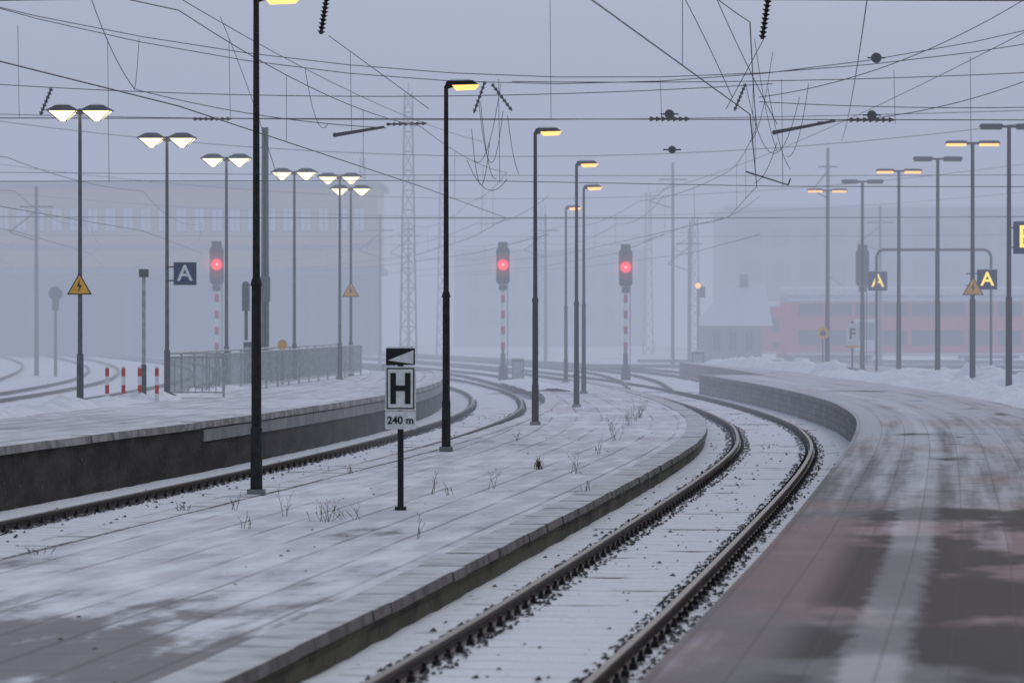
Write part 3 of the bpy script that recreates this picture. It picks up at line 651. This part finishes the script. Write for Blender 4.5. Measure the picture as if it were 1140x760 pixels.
# ------------------------------------------------------------ double-deck train
def coach(x0,y0,L,ang,loco=False):
    e=bpy.data.objects.new('double_deck_train_coach' if not loco else 'electric_locomotive',None); scene.collection.objects.link(e)
    dx,dy=math.cos(ang),math.sin(ang); nx,ny=-dy,dx
    def T(s,t,z): return (x0+dx*s+nx*t,y0+dy*s+ny*t,z)
    prof=[(-1.3,.45),(-1.4,.7),(-1.4,3.0),(-1.22,3.75),(-.9,4.3),(-.45,4.62),(0,4.7),(.45,4.62),(.9,4.3),(1.22,3.75),(1.4,3.0),(1.4,.7),(1.3,.45)]
    if loco: prof=[(-1.4,.6),(-1.45,.9),(-1.45,2.9),(-1.2,3.5),(-.8,3.75),(0,3.8),(.8,3.75),(1.2,3.5),(1.45,2.9),(1.45,.9),(1.4,.6)]
    stations=[(0,.9),(.15,.98),(.4,1),(L-.4,1),(L-.15,.98),(L,.9)]
    rows=[];uvs=[]
    for s,k in stations: rows.append([T(s,t*k,z if z<1 else z*(.97+.03*k)) for t,z in prof]); uvs.append([(t,s) for t,z in prof])
    n=len(prof); cm=[]
    for j in range(n-1):
        zz=(prof[j][1]+prof[j+1][1])/2; cm.append(M_trainroof if zz>3.9 or (loco and zz>3.2) else M_trainred)
    loft('body',rows,uvs,cm,False,e)
    b=B()
    for s in (0,1):
        r=rows[0] if s==0 else rows[-1]; b.add(r,[tuple(range(n))],M_trainred)
    def bx(s0,s1,z0,z1,m,t=-1.42,th=.04,lean=0):
        b.hexa([T(s0,t,z0),T(s1,t,z0),T(s1,t+th,z0),T(s0,t+th,z0),T(s0,t+lean,z1),T(s1,t+lean,z1),T(s1,t+th+lean,z1),T(s0,t+th+lean,z1)],m)
    bx(.5,L-.5,.48,.62,M_white)
    if not loco:
        s=1.2
        while s<L-2.2:
            if abs(s-4)<1.0 or abs(s-(L-5))<1.0: bx(s,s+1.4,.7,2.7,M_white,-1.425,.03); bx(s+.2,s+1.2,1.4,2.5,M_window,-1.435,.02)
            else: bx(s,s+1.5,1.1,2.0,M_window)
            bx(s,s+1.55,2.9,3.7,M_window,-1.44,.05,.18); s+=1.75
        for z in (3.85,4.2): # roof ribs with snow lines
            t=-1.18 if z<4 else -.98
            b.hexa([T(.6,t-.05,z),T(L-.6,t-.05,z),T(L-.6,t+.05,z),T(.6,t+.05,z),T(.6,t-.03,z+.1),T(L-.6,t-.03,z+.1),T(L-.6,t+.05,z+.1),T(.6,t+.05,z+.1)],M_snowcap)
    else:
        for s in (1.5,L-2.8): bx(s,s+1.1,1.9,2.7,M_window,-1.47)
        for k in range(5): bx(3.5+k*2,4.8+k*2,2.2,2.8,M_greybld,-1.47)
        b.tube(T(5,-.6,3.8),T(6.4,-.6,4.6),.03,.03,M_dark,5); b.tube(T(6.4,-.6,4.6),T(5.2,-.6,5.4),.03,.03,M_dark,5); b.tube(T(5.2,-.8,5.4),T(5.2,.8,5.4),.03,.03,M_dark,5)
    for s in ([2.5,4.9,L-4.9,L-2.5]):
        for t in (-.75,.75): b.tube(T(s,t-.06,.46),T(s,t+.06,.46),.44,.44,M_dark,14)
    bx(1.8,5.6,.2,.55,M_dark,-1.1,2.2); bx(L-5.6,L-1.8,.2,.55,M_dark,-1.1,2.2)
    b.hexa([T(-.5,-.3,.9),T(0,-.3,.9),T(0,.3,.9),T(-.5,.3,.9),T(-.5,-.3,1.2),T(0,-.3,1.2),T(0,.3,1.2),T(-.5,.3,1.2)],M_dark)
    b.build('windows_bogies_and_trim',e)
a=-math.atan2(10,52)
coach(16.9,224.9,26.4,a); coach(16.9+27*math.cos(a),224.9+27*math.sin(a),26.4,a)
coach(15.4,232,19,a,True)

# ------------------------------------------------------------ weeds
def weed(x,y,z,h,n,spread,seed):
    random.seed(seed); b=B()
    for _ in range(n):
        a=random.uniform(0,6.28); d=random.uniform(0,.1)*spread; p=Vector((x+d*math.cos(a),y+d*math.sin(a),z)); hh=h*random.uniform(.4,1.0)
        v=Vector((random.uniform(-.4,.4)*spread,random.uniform(-.3,.3)*spread,1)).normalized(); r=.0045
        for k in range(5):
            q=p+v*hh/5; b.tube(p,q,r,r*.8,M_weed,3,False); r*=.85
            if k>0 and random.random()<.7:
                w=(v+Vector((random.uniform(-1,1),random.uniform(-1,1),.3))).normalized(); e_=q+w*hh*.2; b.tube(q,e_,r*.8,r*.5,M_weed,3,False)
                c=e_; s=.007; b.add([(c.x-s,c.y,c.z),(c.x+s,c.y,c.z),(c.x,c.y,c.z+s*2)],[(0,1,2)],M_weed)
            p=q; v=(v+Vector((random.uniform(-.3,.3),random.uniform(-.3,.3),-.02*k))).normalized()
    b.build('dry_weed')
for i,(x,y,h,n,s) in enumerate([(-4.07,44,.12,9,1.6),(-3.4,44.5,.2,4,.8),(-2.72,43,.42,3,.5),(-2.2,42,.26,11,2.2),(-2.0,42.3,.18,7,2.5),(-1.1,48.5,.34,4,.6),(-.85,48.2,.22,4,.8),(-1.0,38.5,.28,3,.5),(-.3,50,.26,3,.7),(.42,56.6,.18,30,.7),(.97,55,.34,4,.7),(1.5,63,.3,5,1),(2.05,70,.35,5,1),(2.1,76,.42,6,1),(2.6,80,.4,7,1.2),(3.05,86,.6,12,1.4),(2.85,83,.4,7,1.2),(.1,70,.25,4,1),(-2.5,55,.18,5,1),(1.0,49,.16,5,1),(-3.0,40.5,.18,4,1),(-4.7,36,.10,7,1.5)]): weed(x,y,ZM,h,n,s,100+i)
random.seed(5); b=B()
for _ in range(90):
    y=random.uniform(18,75); x,yy=at(C1,y,random.choice((random.uniform(-.6,.6),random.uniform(-5,-1.9)))); z=ZM+.012 if x<C1(y)-1.4 else .03; s=random.uniform(.006,.02)
    b.hexa([(x-s,yy-s,z),(x+s,yy-s*.6,z),(x+s*.8,yy+s,z),(x-s,yy+s*.7,z),(x-s*.7,yy-s*.5,z+s*.6),(x+s*.6,yy-s*.4,z+s*.5),(x+s*.5,yy+s*.5,z+s*.6),(x-s*.5,yy+s*.5,z+s*.5)],M_weed)
b.build('fallen_leaves_and_debris')

# ------------------------------------------------------------ freezing fog (homogeneous volume, emission stands in for scattered daylight)
def fog(name,x,y0,y1,z1,dens,col):
    m=bpy.data.materials.new(name); m.use_nodes=True; nt=m.node_tree; nt.nodes.remove(nt.nodes['Principled BSDF'])
    out=[n for n in nt.nodes if n.type=='OUTPUT_MATERIAL'][0]
    ab=nd(nt,'ShaderNodeVolumeAbsorption',{'Color':(0,0,0,1),'Density':dens}); em_=nd(nt,'ShaderNodeEmission',{'Color':(*col,1),'Strength':dens})
    ad=nd(nt,'ShaderNodeAddShader',{0:ab.outputs[0],1:em_.outputs[0]}); nt.links.new(ad.outputs[0],out.inputs['Volume'])
    b=B(); b.hexa([(-x,y0,-8),(x,y0,-8),(x,y1,-8),(-x,y1,-8),(-x,y0,z1),(x,y0,z1),(x,y1,z1),(-x,y1,z1)],m); return b.build(name)
fog('fog_bank',400,66,1190,62,.0071,(.385,.430,.565))

# ------------------------------------------------------------ sky, sun
w=bpy.data.worlds.new('World'); scene.world=w; w.use_nodes=True; nt=w.node_tree; bg=nt.nodes['Background']
sky=nd(nt,'ShaderNodeTexSky',sky_type='NISHITA'); sky.sun_disc=False; sky.sun_elevation=math.radians(25); sky.sun_rotation=math.radians(20); sky.air_density=1.0; sky.dust_density=2.0
hs_=nd(nt,'ShaderNodeHueSaturation',{'Color':sky.outputs[0],'Saturation':.6}); nt.links.new(hs_.outputs[0],bg.inputs['Color']); bg.inputs['Strength'].default_value=.14
sl=bpy.data.lights.new('sun','SUN'); sl.energy=1.0; sl.angle=math.radians(35); sl.color=(1,.98,.97)
so=bpy.data.objects.new('sun',sl); scene.collection.objects.link(so); so.rotation_euler=(math.radians(50),0,math.radians(-20+180))

cam=bpy.data.cameras.new('camera'); co=bpy.data.objects.new('camera',cam); scene.collection.objects.link(co)
cam.sensor_width=36; cam.lens=126.3; cam.clip_end=4000; cam.clip_start=.5
co.location=(0,0,CAMZ); co.rotation_euler=(math.radians(90)-24/4000,0,0)
cam.dof.use_dof=True; cam.dof.focus_distance=58; cam.dof.aperture_fstop=3.2
scene.camera=co
